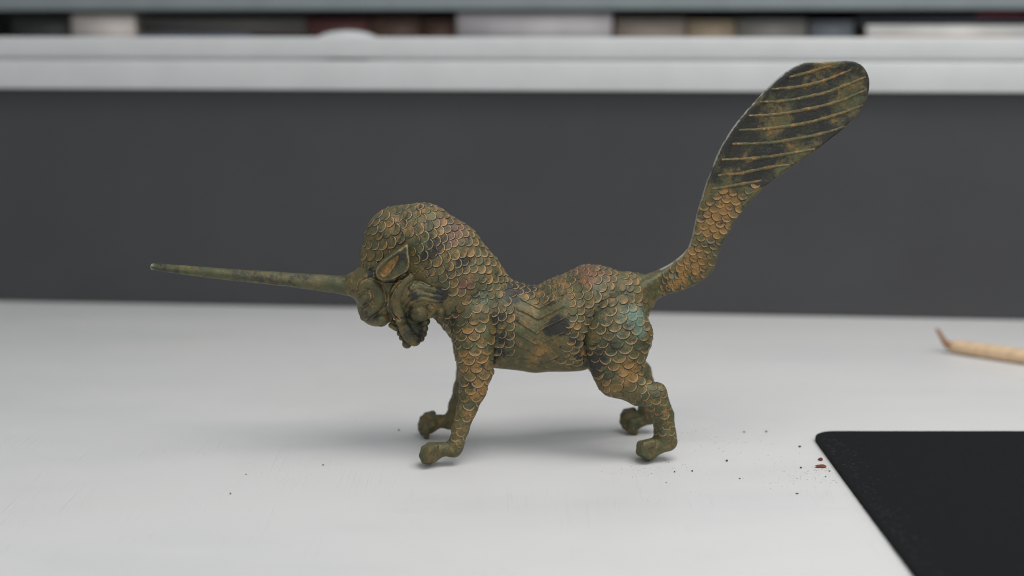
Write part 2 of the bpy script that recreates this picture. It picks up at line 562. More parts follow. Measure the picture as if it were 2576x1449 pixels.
def tones(V, rim=0.0, pale=0.0, tail=False):
    n = len(V)
    wa = np.zeros((n, 3), np.float32); wb = np.zeros((n, 3), np.float32)
    wa[:, 0] = np.maximum(blob(V, BLACKS), 0.43)
    wa[:, 1] = np.maximum(0.86 * blob(V, ORANGES), 0.42)
    wa[:, 2] = np.maximum(blob(V, TEALS), 0.12)
    wb[:, 0] = np.maximum(blob(V, MAROONS), 0.12)
    wb[:, 1] = rim; wb[:, 2] = pale
    return {'wa': wa, 'wb': wb}


# ------------------------------------------------------------------ statue
statue = bpy.data.objects.new('bronze_unicorn_statue', None); COL.objects.link(statue)
statue.location = tuple(ORG * CM); statue.rotation_euler = (0, 0, YAW)
tag(statue, 'bronze scaled unicorn beast with long straight horn and raised paddle tail', 'statue')

BV, BQ = build(body_sdf, (-7.9, 0, -0.5), (8.2, 3.4, 11.8), 0.062, ref=1)
print('foot', BV[:, 2].min(), BV.min(0), BV.max(0))
body = mk('body', BV, BQ, M_BRONZE, statue, attrs=tones(BV))

# --- head
K = lambda pts: [(880.5 + x * .18235, 628.9 + y * .18235) for x, y in pts]
SKULL = nodes([(974, 702, 66, 0), (957, 735, 65, 0), (949, 772, 51, 0)])
CHEEK = nodes([(1010, 722, 42, 0.62), (1055, 738, 42, 0.72), (1098, 745, 32, 0.85)])
CHEEKFRONT = nodes([(990, 750, 30, 0.62), (1005, 783, 24, 0.64)])
JAWBACK = nodes([(1050, 780, 30, 0.62), (1100, 772, 24, 0.80)])
TONGUE = nodes([(1026, 796, 34, 0.1), (1040, 828, 26, 0.35), (1045, 842, 20, 0.35)])
HORNBASE = nodes([(868, 717, 20, 0), (893, 716, 33, 0), (925, 712, 58, 0)])


def head_base(p):
    f = chain(p, SKULL, 0.2)
    for c, k in ((CHEEK, 0.15), (CHEEKFRONT, 0.12), (HORNBASE, 0.22), (JAWBACK, 0.12), (TONGUE, 0.1)): f = smin(f, chain(p, c, 0.1), k)
    return f


def on_base(x, y):
    """distance from the middle plane at which the plain head surface lies behind a pixel"""
    ys = np.linspace(0, 2.2, 221).astype(np.float32); yl = 1.0
    for _ in range(2):
        q = P(x, y, -yl)
        f = head_base((np.full_like(ys, q[0]), ys, np.full_like(ys, q[1])))
        ins = np.nonzero(f < 0)[0]
        if len(ins): yl = float(ys[ins[-1]])
    return yl if len(ins) else 0.55


def band(pts, sink=0.35, n=3, out_at=None):
    """a raised roll that follows the head's surface; (k x, k y, radius in k px)"""
    q = smooth_pl(pts, n); out = []
    for x, y, r in q:
        X, Y = K([(x, y)])[0]; r *= 0.18235
        yl = max(0.05, on_base(X, Y) - sink * r * PXCM)
        if out_at: yl = max(yl, float(np.interp(X, [c[0] for c in out_at], [c[1] for c in out_at])))
        out.append((X, Y, r, yl))
    return nodes(out)


LOCK = [(1055, 0.5), (1085, 0.98), (1105, 1.14), (1141, 1.36)]
ROLLS = [  # (roll, blend)
    (band([(165, 560, 50), (210, 480, 68), (310, 475, 80), (385, 560, 86), (400, 680, 86), (345, 775, 84), (255, 845, 78), (200, 920, 64)], 0.30), 0.035),   # curled brow
    (band([(175, 690, 62), (205, 660, 70)], 0.30), 0.025),                                                            # end of the curl
    (band([(425, 962, 100), (435, 958, 100)], 0.05), 0.02),                                                           # socket round the eye
    (band([(498, 600, 15), (508, 760, 17), (552, 890, 18), (598, 985, 14)], 0.0), 0.02),
    (band([(545, 640, 15), (548, 770, 17), (592, 890, 18), (650, 975, 14)], 0.0), 0.02),
    (band([(1000, 350, 70), (860, 370, 84), (730, 440, 88), (650, 570, 88), (630, 700, 84), (665, 830, 76), (715, 930, 62)], 0.35), 0.045),   # cheek roll
    (band([(850, 520, 46), (960, 480, 62), (1080, 530, 58), (1240, 575, 44), (1430, 618, 14)], 0.25, out_at=LOCK), 0.03),           # pointed lock
    (band([(715, 810, 24), (770, 715, 28), (850, 640, 30), (970, 605, 30), (1110, 625, 28), (1250, 655, 24), (1345, 655, 12)], 0.45, out_at=LOCK), 0.018),
    (band([(775, 850, 24), (815, 755, 28), (900, 690, 30), (1010, 670, 30), (1130, 695, 28), (1270, 705, 22)], 0.45, out_at=LOCK), 0.018),
    (band([(955, 850, 140), (970, 850, 140)], 0.45), 0.03),                                                           # jaw ball
    (band([(1100, 770, 50), (1150, 830, 52), (1090, 900, 44)], 0.3), 0.03),
    (band([(1260, 840, 60), (1250, 930, 66), (1240, 975, 48)], 0.2), 0.04),                                            # throat wattle
    (band([(700, 950, 84), (750, 1060, 92), (830, 1190, 96), (890, 1240, 92)], 0.1), 0.03),                            # hanging upper lip
    (band([(1050, 985, 58), (1035, 1000, 58)], 0.2), 0.025), (band([(1030, 1080, 50), (1028, 1090, 50)], 0.2), 0.02),
    (band([(1015, 1155, 48), (1012, 1160, 48)], 0.2), 0.02), (band([(985, 1220, 46), (980, 1224, 46)], 0.2), 0.02),
    (band([(560, 1040, 34), (640, 1085, 40)], 0.6), 0.03), (band([(684, 1150, 40), (686, 1152, 40)], 2.0), 0.02),
    (band([(708, 1215, 34), (710, 1217, 34)], 2.0), 0.02), (band([(780, 1295, 64), (790, 1297, 64)], 1.6), 0.02),
]


def hl(pts, yl=1.1, n=5): return poly2(smooth_pl(K(pts), n), yl).astype(np.float32)


H_GROOVES = [  # chased lines: polyline, depth, width (cm)
    (hl([(120, 625), (190, 585), (275, 580), (305, 640), (280, 710), (200, 770), (140, 830)]), 0.030, 0.035),
    (hl([(105, 600), (120, 480), (200, 405), (300, 385), (430, 445), (495, 570), (505, 720), (465, 815)]), 0.030, 0.035),
    (hl([(860, 505), (915, 435), (1000, 455), (1060, 490), (1165, 492)]), 0.028, 0.028),
    (hl([(690, 425), (600, 540), (545, 690), (570, 850), (680, 970)]), 0.030, 0.035),
    (hl([(350, 340), (360, 400), (470, 440), (640, 420), (800, 330)]), 0.040, 0.045),
]


def head_sdf(p):
    x, y, z = p
    p = (x, np.abs(y), z)
    f = head_base(p)
    for c, k in ROLLS:
        pts_ = np.array([a for a, _ in c]); m = max(r for _, r in c) + 0.2
        lo, hi = pts_.min(0) - m, pts_.max(0) + m
        I = np.nonzero((x > lo[0]) & (x < hi[0]) & (p[1] > lo[1]) & (p[1] < hi[1]) & (z > lo[2]) & (z < hi[2]))[0]
        if len(I): f[I] = smin(f[I], chain((x[I], p[1][I], z[I]), c, 0.015), k)
    s = sstep(p[1], 0.2, 0.6)
    for pl, dep, w in H_GROOVES:
        d, _ = line_d(x, z, pl)
        f = f + s * dep * np.exp(-(d / w) ** 2)
    return f


HV, HQ = build(head_sdf, (-7.9, 0, 3.4), (-1.4, 2.4, 9.6), 0.038, ref=1)
rimh = np.zeros(len(HV), np.float32); blk = rimh.copy()
for pl, dep, w in H_GROOVES:
    d, _ = line_d(HV[:, 0].astype(np.float32), HV[:, 2].astype(np.float32), pl)
    rimh = np.maximum(rimh, np.exp(-((d - 1.7 * w) / (0.55 * w)) ** 2)); blk = np.maximum(blk, np.exp(-(d / (0.9 * w)) ** 2))
ht = tones(HV, rim=rimh * 0.6)
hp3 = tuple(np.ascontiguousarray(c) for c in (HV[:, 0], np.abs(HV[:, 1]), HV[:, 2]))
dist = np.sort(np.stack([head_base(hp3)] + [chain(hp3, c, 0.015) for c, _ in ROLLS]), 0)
gap = dist[1] - dist[0]                                        # small where two rolls meet: darker there, ochre beside it
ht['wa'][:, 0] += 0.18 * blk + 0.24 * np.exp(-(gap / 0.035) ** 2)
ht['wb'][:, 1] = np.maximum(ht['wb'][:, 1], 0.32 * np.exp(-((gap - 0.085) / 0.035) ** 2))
head = mk('head', HV, HQ, M_BRONZE, statue, attrs=ht)


def ellipsoid(c, r, seg=24, rings=14):
    v, f = [], []
    for j in range(rings + 1):
        t = math.pi * j / rings
        for i in range(seg):
            a = 2 * math.pi * i / seg
            v.append((c[0] + r[0] * math.sin(t) * math.cos(a), c[1] + r[1] * math.sin(t) * math.sin(a), c[2] + r[2] * math.cos(t)))
    for j in range(rings):
        for i in range(seg):
            k = (i + 1) % seg
            f.append([j * seg + i, (j + 1) * seg + i, (j + 1) * seg + k, j * seg + k])
    return np.array(v), f


for sgn in (-1, 1):
    q = P(959, 804, -0.80)
    v, f = ellipsoid((q[0], sgn * 0.82, q[1]), (0.27, 0.25, 0.235))
    mk('eye', v, f, M_BRONZE, head, attrs=tones(v))

# --- ears: hollow leaves
EAR = poly2(smooth_pl([(950, 699), (944, 686), (947, 672), (958, 658), (983, 637), (1006, 621), (1025, 610), (1028, 632), (1031, 655), (1026, 676), (1006, 690), (985, 701), (964, 704), (950, 699)], 4)[:-1], 1.45)
HOLLOW = poly2(smooth_pl([(957, 687), (961, 674), (975, 659), (991, 646), (1003, 638), (1000, 653), (989, 671), (975, 689), (964, 693), (957, 687)], 4)[:-1], 1.45)


def ear_sdf(p):
    x, y, z = p
    ty = y - 1.34 - 0.26 * (x + 6.4)
    d2 = poly_sdf(x, z, EAR)
    r = 0.16
    f = np.sqrt(np.maximum(d2 + r, 0) ** 2 + np.maximum(np.abs(ty) - 0.38 + r, 0) ** 2) + np.minimum(np.maximum(d2 + r, np.abs(ty) - 0.38 + r), 0) - r
    h = poly_sdf(x, z, HOLLOW)
    f = f + 0.15 * sstep(-h, -0.03, 0.12) * (ty > 0)
    d = np.abs(d2 + 0.07)
    return f - 0.025 * np.exp(-(d / 0.05) ** 2)


EV, EQ = build(ear_sdf, (-7.2, 0.5, 6.0), (-3.6, 2.4, 9.5), 0.036, mirror=False, ref=1)
hd = poly_sdf(EV[:, 0], EV[:, 2], HOLLOW)
ta = tones(EV); ed = np.exp(-((poly_sdf(EV[:, 0], EV[:, 2], EAR) + 0.05) / 0.05) ** 2)
ta['wa'][:, 0] = np.where(hd < 0.0, 0.1, 0.66 - 0.4 * ed); ta['wa'][:, 1] = np.where(hd < 0.0, 0.9, 0.2); ta['wb'][:, 2] = np.where(hd < -0.03, 0.36, 0); ta['wb'][:, 1] = np.where(hd < 0.0, 0.4, 0.55 * ed)
for sgn in (-1, 1):
    v = EV.copy(); v[:, 1] *= sgn
    mk('ear', v, EQ if sgn > 0 else EQ[:, ::-1], M_BRONZE, head, attrs=ta)

# --- horn: tapered rod with a flared root and a worn tip
hp = [(379, 670.8, 4), (381, 670.9, 7.2), (387, 671.4, 8.2), (400, 672.5, 9), (440, 677, 11), (572, 690, 14.3), (726, 703.8, 17.8), (836, 714, 22), (862, 716.5, 24), (880, 718.5, 25.5), (900, 720, 26), (930, 720, 24)]
pts = [np.array([P(x, y)[0], 0, P(x, y)[1]]) for x, y, r in hp]
xs = np.concatenate([np.linspace(hp[i][0], hp[i + 1][0], 10, endpoint=False) for i in range(len(hp) - 1)])
ys_ = np.interp(xs, [h[0] for h in hp], [h[1] for h in hp]); rs = np.interp(xs, [h[0] for h in hp], [h[2] for h in hp])
SEG = 28; v = []
ax = pts[-1] - pts[0]; ax /= np.linalg.norm(ax); sd = np.array([0, 1., 0]); up = np.cross(ax, sd)
for i, (x, y, r) in enumerate(zip(xs, ys_, rs)):
    q = P(x, y); c = np.array([q[0], 0, q[1]])
    for j in range(SEG):
        a = 2 * math.pi * j / SEG
        wob = 1 + 0.025 * math.sin(3 * a + x * 0.02) + 0.02 * math.sin(x * 0.11 + 2 * a) + 0.045 * math.cos(4 * a + 0.6)
        v.append(c + r * PXCM * wob * (math.cos(a) * up + math.sin(a) * sd * 0.95))
f = [[i * SEG + j, i * SEG + (j + 1) % SEG, (i + 1) * SEG + (j + 1) % SEG, (i + 1) * SEG + j] for i in range(len(xs) - 1) for j in range(SEG)]
f.append(list(range(SEG))[::-1])
v = np.array(v); px = np.repeat(xs, SEG)
ha = tones(v, pale=np.where(px < 388, 0.6, 0.0))
ha['wa'][:, 0] = 0.56 + 0.12 * np.sin(px * 0.021); ha['wa'][:, 1] = 0.22; ha['wa'][:, 2] = 0.38
mk('horn', v, f, M_BRONZE, statue, attrs=ha)

# --- tail: thick paddle
T = lambda pts: [(1635.1 + x * .4557, 125.8 + y * .4557) for x, y in pts]
TAILP = T([(-150, 1290), (-60, 1262), (0, 1240), (100, 1190), (180, 1130), (217, 1080), (240, 1000), (262, 900), (292, 800), (332, 680), (382, 560), (445, 450), (522, 350), (605, 258), (700, 163), (780, 103),
           (860, 68), (950, 66), (1040, 61), (1110, 60), (1160, 80), (1192, 120), (1207, 172), (1200, 240), (1168, 312), (1110, 390), (1030, 462), (940, 532), (840, 602), (740, 672), (660, 732),
           (590, 792), (528, 860), (472, 930), (432, 1000), (400, 1060), (372, 1130), (352, 1200), (312, 1250), (230, 1302), (130, 1337), (60, 1358), (25, 1385), (-10, 1440), (-150, 1440)])
TAIL = poly2(smooth_pl(TAILP, 3), 0)


def tail_sdf(p):
    x, y, z = p
    d2 = poly_sdf(x, z, TAIL)
    qx = P(1640, 700)[0]
    half = 0.19 + 0.55 * (1 - sstep(x, qx - 0.5, qx + 1.3)) ** 1.5
    half = half - 0.05 * sstep(-d2, 0.05, 0.5) * sstep(x, qx + 1.5, qx + 3.5)      # slightly dished faces
    r = 0.09 + 0.25 * (1 - sstep(x, qx - 0.5, qx + 1.3))
    a, b = d2 + r, np.abs(y) - half + r
    return np.sqrt(np.maximum(a, 0) ** 2 + np.maximum(b, 0) ** 2) + np.minimum(np.maximum(a, b), 0) - r


TV, TQ = build(tail_sdf, (3.6, 0, 6.2), (16.2, 1.2, 17.6), 0.05)
d2 = poly_sdf(TV[:, 0], TV[:, 2], TAIL)
tt = tones(TV)
fin_line = P(1780, 475)[1]
fin = sstep(TV[:, 2], fin_line - 0.3, fin_line + 0.3)
tt['wa'][:, 0] = np.where(fin > 0, np.maximum(tt['wa'][:, 0], fin * (0.73 + 0.16 * np.sin(TV[:, 0] * 1.7 + TV[:, 2] * 0.9) + 0.14 * np.sin(TV[:, 0] * 2.9 - TV[:, 2] * 2.3 + 1))), tt['wa'][:, 0])
tt['wb'][:, 2] = 0.62 * sstep(d2, -0.10, -0.03) * (np.abs(TV[:, 1]) < 0.155) * (TV[:, 0] > P(1660, 700)[0])  # bright highlight along the tail's edge, painted in as a pale band
tail = mk('tail', TV, TQ, M_BRONZE, statue, attrs=tt)

RIDGES = [[(760, 150), (850, 130), (990, 88)], [(665, 216), (800, 205), (940, 175), (1105, 110)], [(600, 286), (750, 280), (950, 240), (1090, 190), (1185, 148)],
          [(540, 362), (700, 355), (900, 320), (1050, 280), (1190, 218)], [(485, 441), (640, 435), (850, 405), (1050, 350), (1175, 300)],
          [(450, 517), (620, 515), (780, 495), (950, 460), (1075, 420)], [(392, 604), (560, 598), (720, 580), (905, 545)],
          [(370, 691), (500, 680), (640, 650), (765, 632)], [(335, 766), (450, 750), (610, 720)]]
tbvh = BVHTree.FromPolygons([Vector(a) for a in TV.tolist()], TQ.tolist())


def ridge(name, q, yd, bvh, parent, width, height, side, flip=1, fade=1.0):
    """raised line on a face of the statue; q = points in the side view (cm)"""
    n = len(q); v, f = [], []
    for i in range(n):
        a, b = q[max(i - 1, 0)], q[min(i + 1, n - 1)]; t = (b - a) / np.linalg.norm(b - a); nrm = np.array([-t[1], t[0]]) * flip
        e = math.sin(math.pi * min(1, (i + 1.2) / (n + 1.4))) ** 0.5
        w = width * (0.35 + 0.65 * e) * (1 + 0.12 * math.sin(i * 1.9) + 0.10 * math.sin(i * 0.7 + q[0][1])); hg = height * (0.3 + 0.7 * e) * (1 + 0.15 * math.sin(i * 1.3 + q[0][0]))
        for off, hh in ((-1.15, -0.02), (-0.5, 0.5), (-0.05, 1.0), (0.35, 0.85), (0.85, -0.02)):
            c = q[i] + nrm * w * off
            hit = bvh.ray_cast(Vector((c[0], side * yd, c[1])), Vector((0, -side, 0)))
            y = hit[0].y if hit[0] else side * 0.15
            v.append((c[0], y + side * (hg * hh if hh > 0 else hh), c[1]))
    s_ = 1 if side < 0 else -1
    for i in range(n - 1):
        for j in range(4): f.append([i * 5 + j, i * 5 + j + 1, i * 5 + 6 + j, i * 5 + 5 + j][::s_])
    v = np.array(v); rt = tones(v, rim=np.tile([0.0, 0.3, 0.5, 0.3, 0.0], n) * (0.75 + 0.25 * np.sin(np.repeat(np.arange(n), 5) * 0.8)) * np.repeat(np.linspace(1.0, fade, n), 5))
    rt['wa'][:, 0] = rt['wa'][:, 0] * 0.45 + np.tile([0.55, 0.25, 0.0, 0.2, 0.7], n); rt['wa'][:, 1] = np.maximum(rt['wa'][:, 1], 0.52)
    mk(name, v, f, M_BRONZE, parent, attrs=rt)


for pl in RIDGES:
    q = np.array([P(*c) for c in smooth_pl(T(pl), 10)])
    for sgn in (-1, 1): ridge('fin_ridge', q, 2.0, tbvh, tail, 0.110, 0.026, sgn, -1, 0.25)

# ------------------------------------------------------------------ scales
DIRF = [(930, 600, .75, .65), (985, 530, .95, .3), (1050, 530, 1, .15), (1150, 560, .9, .5), (1040, 600, 1, .2), (1100, 670, .9, .45), (1060, 660, .9, .3), (1200, 660, .8, .6), (1170, 720, .6, .8),
        (1165, 790, .15, 1), (1195, 860, .05, 1), (1195, 960, -.05, 1), (1165, 1060, -.3, .95), (1140, 1110, -.5, .85), (1300, 710, 1, .25), (1260, 760, .8, .6), (1265, 850, .7, .8), (1380, 715, .95, .2), (1340, 760, .8, .6),
        (1470, 690, .95, .35), (1540, 700, .85, .55), (1600, 750, .6, .8), (1555, 830, .15, 1), (1555, 900, .15, 1), (1440, 760, .7, .7), (1450, 860, .35, 1), (1530, 965, .7, .7), (1610, 990, .9, .45), (1660, 1010, .25, 1), (1670, 1070, 0, 1)]
DP = np.array([P(a, b, -1.5) for a, b, _, _ in DIRF]); DD = np.array([(c, -d) for _, _, c, d in DIRF]); DD /= np.linalg.norm(DD, axis=1)[:, None]
SIZEF = [(1050, 560, 33), (960, 580, 33), (1100, 650, 33), (1080, 680, 24), (1200, 650, 32), (1170, 740, 30), (1195, 850, 36), (1195, 960, 40), (1160, 1060, 30), (1300, 720, 27), (1270, 820, 33), (1400, 720, 24), (1480, 700, 29),
         (1560, 720, 33), (1550, 830, 36), (1550, 930, 36), (1450, 850, 29), (1620, 990, 27), (1668, 1060, 26)]
SP = np.array([P(a, b, -1.5) for a, b, _ in SIZEF]); SS = np.array([c for *_, c in SIZEF]) * PXCM


def field(pt):
    w = 1 / (((DP - (pt[0], pt[2])) ** 2).sum(1) + 0.04) ** 1.6
    d = (DD * w[:, None]).sum(0); d /= np.linalg.norm(d)
    ws = 1 / (((SP - (pt[0], pt[2])) ** 2).sum(1) + 0.05) ** 1.5
    var = 1 + 0.07 * math.sin(2.1 * pt[0] + 1.3 * pt[2]) + 0.05 * math.sin(3.7 * pt[2] - 2.2 * pt[0] + pt[1])
    return d, var * (SS * ws).sum() / ws.sum()


HEADMASK = poly2([(860, 700), (903, 690), (930, 682), (947, 676), (985, 640), (1022, 612), (1034, 640), (1036, 682), (1075, 690), (1100, 716), (1150, 742), (1140, 775), (1112, 795), (1100, 815), (1080, 900), (900, 900), (860, 800)], 1.3)
BELLY = poly2([(1246, 922), (1330, 925), (1476, 922), (1476, 1000), (1246, 1000)], 1.3)
FPAWM = poly2([(1000, 1090), (1118, 1098), (1150, 1118), (1180, 1128), (1180, 1200), (1000, 1200)], 2.1)
HPAWM = poly2([(1560, 1090), (1640, 1082), (1720, 1092), (1720, 1200), (1560, 1200)], 2.1)
ROOTM = poly2([(1606, 680), (1700, 660), (1700, 760), (1648, 770), (1618, 735)], 0.8)


def allowed(p, n):
    x = np.array([p[0]], np.float32); z = np.array([p[2]], np.float32)
    for m in (HEADMASK, FPAWM, HPAWM, ROOTM):
        if poly_sdf(x, z, m)[0] < 0: return False
    if abs(p[1]) > 0.8 and poly_sdf(x, z, CHEV_ZONE)[0] < 0.03: return False
    if poly_sdf(x, z, CHEV_ZONE)[0] < -0.4 and n[2] < 0.3: return False
    if abs(p[1]) > 1.0 and line_d(x, z, CREASE_T)[0][0] < 0.12: return False
    if n[2] < -0.80: return False
    # the inner faces of the legs are plain
    if p[2] < P(1200, 925)[1] and n[1] * np.sign(p[1]) < -0.35: return False
    return True


bbvh = BVHTree.FromPolygons([Vector(a) for a in BV.tolist()], BQ.tolist())
for pl in CHEV:
    q = np.concatenate([np.linspace(a, b, 8, endpoint=False) for a, b in zip(pl, pl[1:])] + [pl[-1:]])
    for sgn in (-1, 1): ridge('chevron_ridge', q, 4.0, bbvh, body, 0.062, 0.024, sgn, -1, 0.6)


def near(b, p):
    loc, n, _, _ = b.find_nearest(Vector(p.tolist()))
    return np.array(loc), np.array(n)


def frame(b, p, fld):
    p, n = near(b, p)
    n2 = np.array(near(b, p + n * 0.25 + 0)[1]); n = n + n2; n /= np.linalg.norm(n)
    d, s = fld(p)
    d3 = np.array([d[0], 0, d[1]]); d3 = d3 - n * (d3 @ n); l = np.linalg.norm(d3)
    if l < 0.15: return None
    d3 /= l
    return p, n, d3, np.cross(n, d3), s


def grow(b, seeds, fld, ok, limit, tight=0.665, row=0.53):
    acc, queue, cell = [], [], {}
    key = lambda p: tuple(int(math.floor(c / 0.5)) for c in p)

    def free(p, n, s, d3, sd):
        k = key(p)
        for i in (-2, -1, 0, 1, 2):
            for j in (-2, -1, 0, 1, 2):
                for l in (-2, -1, 0, 1, 2):
                    for q in cell.get((k[0] + i, k[1] + j, k[2] + l), ()):
                        e = p - acc[q][0]
                        if acc[q][1] @ n < -0.2: continue
                        a, bb = e @ sd, e @ d3
                        m = 0.5 * (s + acc[q][4])
                        if (a / m) ** 2 + (bb / (m * 0.92)) ** 2 + ((e @ n) / m) ** 2 < tight ** 2: return False
        return True

    def add(p):
        fr = frame(b, p, fld)
        if fr is None or not ok(fr[0], fr[1]): return
        p, n, d3, sd, s = fr
        if not free(p, n, s, d3, sd): return
        acc.append(fr); cell.setdefault(key(p), []).append(len(acc) - 1); queue.append(len(acc) - 1)

    for sdp in seeds: add(np.array(sdp, float))
    qi = 0
    while qi < len(queue) and len(acc) < limit:
        p, n, d3, sd, s = acc[queue[qi]]; qi += 1
        for a, bb in ((1, 0), (-1, 0), (.5, row), (-.5, row), (.5, -row), (-.5, -row)):
            add(p + sd * a * s + d3 * bb * s)
    return acc


def seed(x, y, yl=-1.9):
    q = P(x, y, yl); return (q[0], yl, q[1])


pr = seed(1195, 900); pm = lambda q: (q[0], -q[1], q[2])
sc_body = grow(bbvh, [seed(1100, 600), seed(1195, 880), seed(1550, 850), pm(seed(1100, 600)), pm(seed(1195, 880)), pm(seed(1550, 850))], field, allowed, 1300)

# tail scales point back towards the rump
TD = [(1660, 715, -.95, .5), (1720, 690, -.85, .6), (1760, 655, -.5, .9), (1775, 600, -.25, 1), (1810, 540, -.25, 1), (1830, 490, -.1, 1)]
TDP = np.array([P(a, b) for a, b, _, _ in TD]); TDD = np.array([(c, -d) for _, _, c, d in TD]); TDD /= np.linalg.norm(TDD, axis=1)[:, None]


def tfield(pt):
    w = 1 / (((TDP - (pt[0], pt[2])) ** 2).sum(1) + 0.05) ** 1.5
    d = (TDD * w[:, None]).sum(0); d /= np.linalg.norm(d)
    t = sstep(pt[2], P(1700, 700)[1], P(1830, 490)[1])
    return d, (22 + 6.5 * t) * PXCM


TZONE = poly2(T([(70, 1200), (180, 1120), (217, 1080), (240, 1000), (262, 900), (310, 790), (450, 762), (600, 735), (640, 745), (472, 930), (400, 1060), (352, 1200), (230, 1302), (70, 1350), (60, 1290)]), 0.2)


def tok(p, n):
    if abs(n[1]) < 0.8: return False
    x = np.array([p[0]], np.float32); z = np.array([p[2]], np.float32)
    return poly_sdf(x, z, TZONE)[0] < 0 and poly_sdf(x, z, TAIL)[0] < -0.09


tq = P(1810, 560)
sc_tail = grow(tbvh, [(tq[0], -0.2, tq[1]), (tq[0], 0.2, tq[1])], tfield, tok, 400, tight=0.74, row=0.60)

ANG = [math.pi * 2 * i / 18 for i in range(18)]


def outline(a):
    """U-shaped scale: rounded free edge at +b, straight-sided root"""
    ca, sa = math.cos(a), math.sin(a)
    if sa >= 0: return ca * 0.53, sa * 0.50
    t = min(0.53 / max(abs(ca), 1e-6), 0.62 / max(abs(sa), 1e-6))
    return ca * t, sa * t


OUT = [outline(a) for a in ANG]
RINGS = [(0.40, 0), (0.64, 0), (0.75, 1), (0.84, 1), (0.87, 2), (1.09, 3)]


def scale_mesh(b, fr, flat=1.0):
    p, n, d3, sd, s = fr
    s *= random.uniform(0.97, 1.10)
    wd = random.uniform(0.93, 1.08); th = random.gauss(0, 0.07); c, si = math.cos(th), math.sin(th)
    d_, s_ = d3 * c + sd * si, sd * c - d3 * si
    low = sstep(np.float64(p[2]), 0.8, 5.0)                      # worn flatter towards the paws
    edge = flat * (0.009 + 0.019 * low) * random.uniform(0.65, 1.25); ln = random.uniform(0.90, 1.08)
    tilt = random.uniform(-0.012, 0.012)
    v, rim, grd = [], [], []

    def put(a, bb, kind):
        q = p + s_ * a * s * wd + d_ * bb * s * ln
        loc, nn = near(b, q)
        t = (bb + 0.62) / 1.12
        h = -0.020 + (edge + 0.020) * t + tilt * a
        if kind == 0: h -= 0.008 * flat
        if kind == 1: h += 0.007 * flat * (0.4 + 0.6 * low) * sstep(bb, -0.1, 0.2)
        if kind == 2: h -= 0.004
        if kind == 3: h = -0.016
        e = float(sstep(np.float64(bb), -0.15, 0.15))
        v.append(loc + nn * h); rim.append((0.0, 0.85, 0.2, 0.0)[kind] * e)
        u = float(np.clip((bb + 0.12) / 0.55, 0, 1))
        grd.append((0.30 - 0.55 * u, -0.14 + 0.36 * u) if kind < 2 else (0.85, -0.4))

    put(0, 0.0, 0)
    for fr_, k in RINGS:
        for a, bb in OUT: put(a * fr_, bb * fr_, k)
    N = len(ANG); f = [[0, 1 + i, 1 + (i + 1) % N] for i in range(N)]
    for r in range(len(RINGS) - 1):
        for i in range(N):
            j = (i + 1) % N
            f.append([1 + r * N + i, 1 + (r + 1) * N + i, 1 + (r + 1) * N + j, 1 + r * N + j])
    return np.array(v), f, np.array(rim), np.array(grd)


def place_scales(frames, b, parent, budget, flat, tail=False):
    camL = np.array([C0 @ AX, C0 @ AY, CAMH])
    rank = sorted(range(len(frames)), key=lambda i: -(frames[i][1] @ (camL - frames[i][0])) / np.linalg.norm(camL - frames[i][0]) * frames[i][4] ** 2)
    sv, sf, sr, off = [], [], [], 0
    for r, i in enumerate(rank):
        v, f, rim, grd = scale_mesh(b, frames[i], flat)
        a = tones(v, rim=rim * random.uniform(0.42, 1.05))
        a['wa'][:, 0] += grd[:, 0] + random.gauss(0, 0.10)
        a['wa'][:, 1] += grd[:, 1] + random.gauss(0, 0.10)
        if r < budget:
            mk('scale', v, f, M_BRONZE, parent, attrs=a)
        else:
            sv.append(v); sf += [[q + off for q in g] for g in f]; sr.append(a); off += len(v)
    if sv:
        v = np.concatenate(sv)
        tag(mk('scale_cover', v, sf, M_BRONZE, parent, attrs={k: np.concatenate([q[k] for q in sr]) for k in ('wa', 'wb')}), kind='stuff')
    print('scales', len(frames), 'single', min(budget, len(frames)))


place_scales(sc_tail, tbvh, tail, 75, 0.85)
place_scales(sc_body, bbvh, body, 225, 1.0)

# ------------------------------------------------------------------ black mat, tool, books, crumbs
def mat_mesh():
    x0, y1, r = 13.30, 63.6, 1.0
    out = []
    x1, y0 = 40.0, 36.0
    for cx_, cy_, a0 in ((x1 - r, y1 - r, 0), (x0 + r, y1 - r, 90), (x0 + r, y0 + r, 180), (x1 - r, y0 + r, 270)):
        for k in range(9):
            a = R(a0 + k * 90 / 8); out.append((cx_ + r * math.cos(a), cy_ + r * math.sin(a)))
    # resample the outline finely and let it wander a little
    o2 = []
    for i in range(len(out)):
        a, b = np.array(out[i]), np.array(out[(i + 1) % len(out)]); n = max(1, int(np.linalg.norm(b - a) / 0.12))
        for t in range(n): o2.append(a + (b - a) * t / n)
    n = len(o2); v, f = [], []
    ctr = np.array([(x0 + x1) / 2, (y0 + y1) / 2])
    for z, ins in ((0.0, 0.02), (0.05, 0.0), (0.20, 0.0), (0.245, 0.03), (0.26, 0.10)):
        for p in o2:
            d = ctr - p; d /= np.linalg.norm(d); w = rng.normal(0, 0.006)
            v.append((*(p + d * (ins + w)), z))
    for j in range(4):
        for i in range(n):
            k = (i + 1) % n; f.append([j * n + i, j * n + k, (j + 1) * n + k, (j + 1) * n + i])
    f.append([4 * n + i for i in range(n)])
    return v, f


mat_o = tag(mk('desk_mat', *mat_mesh(), M_MAT, smooth=False), 'black cloth desk mat with rounded corner lying on the white table', 'mat')

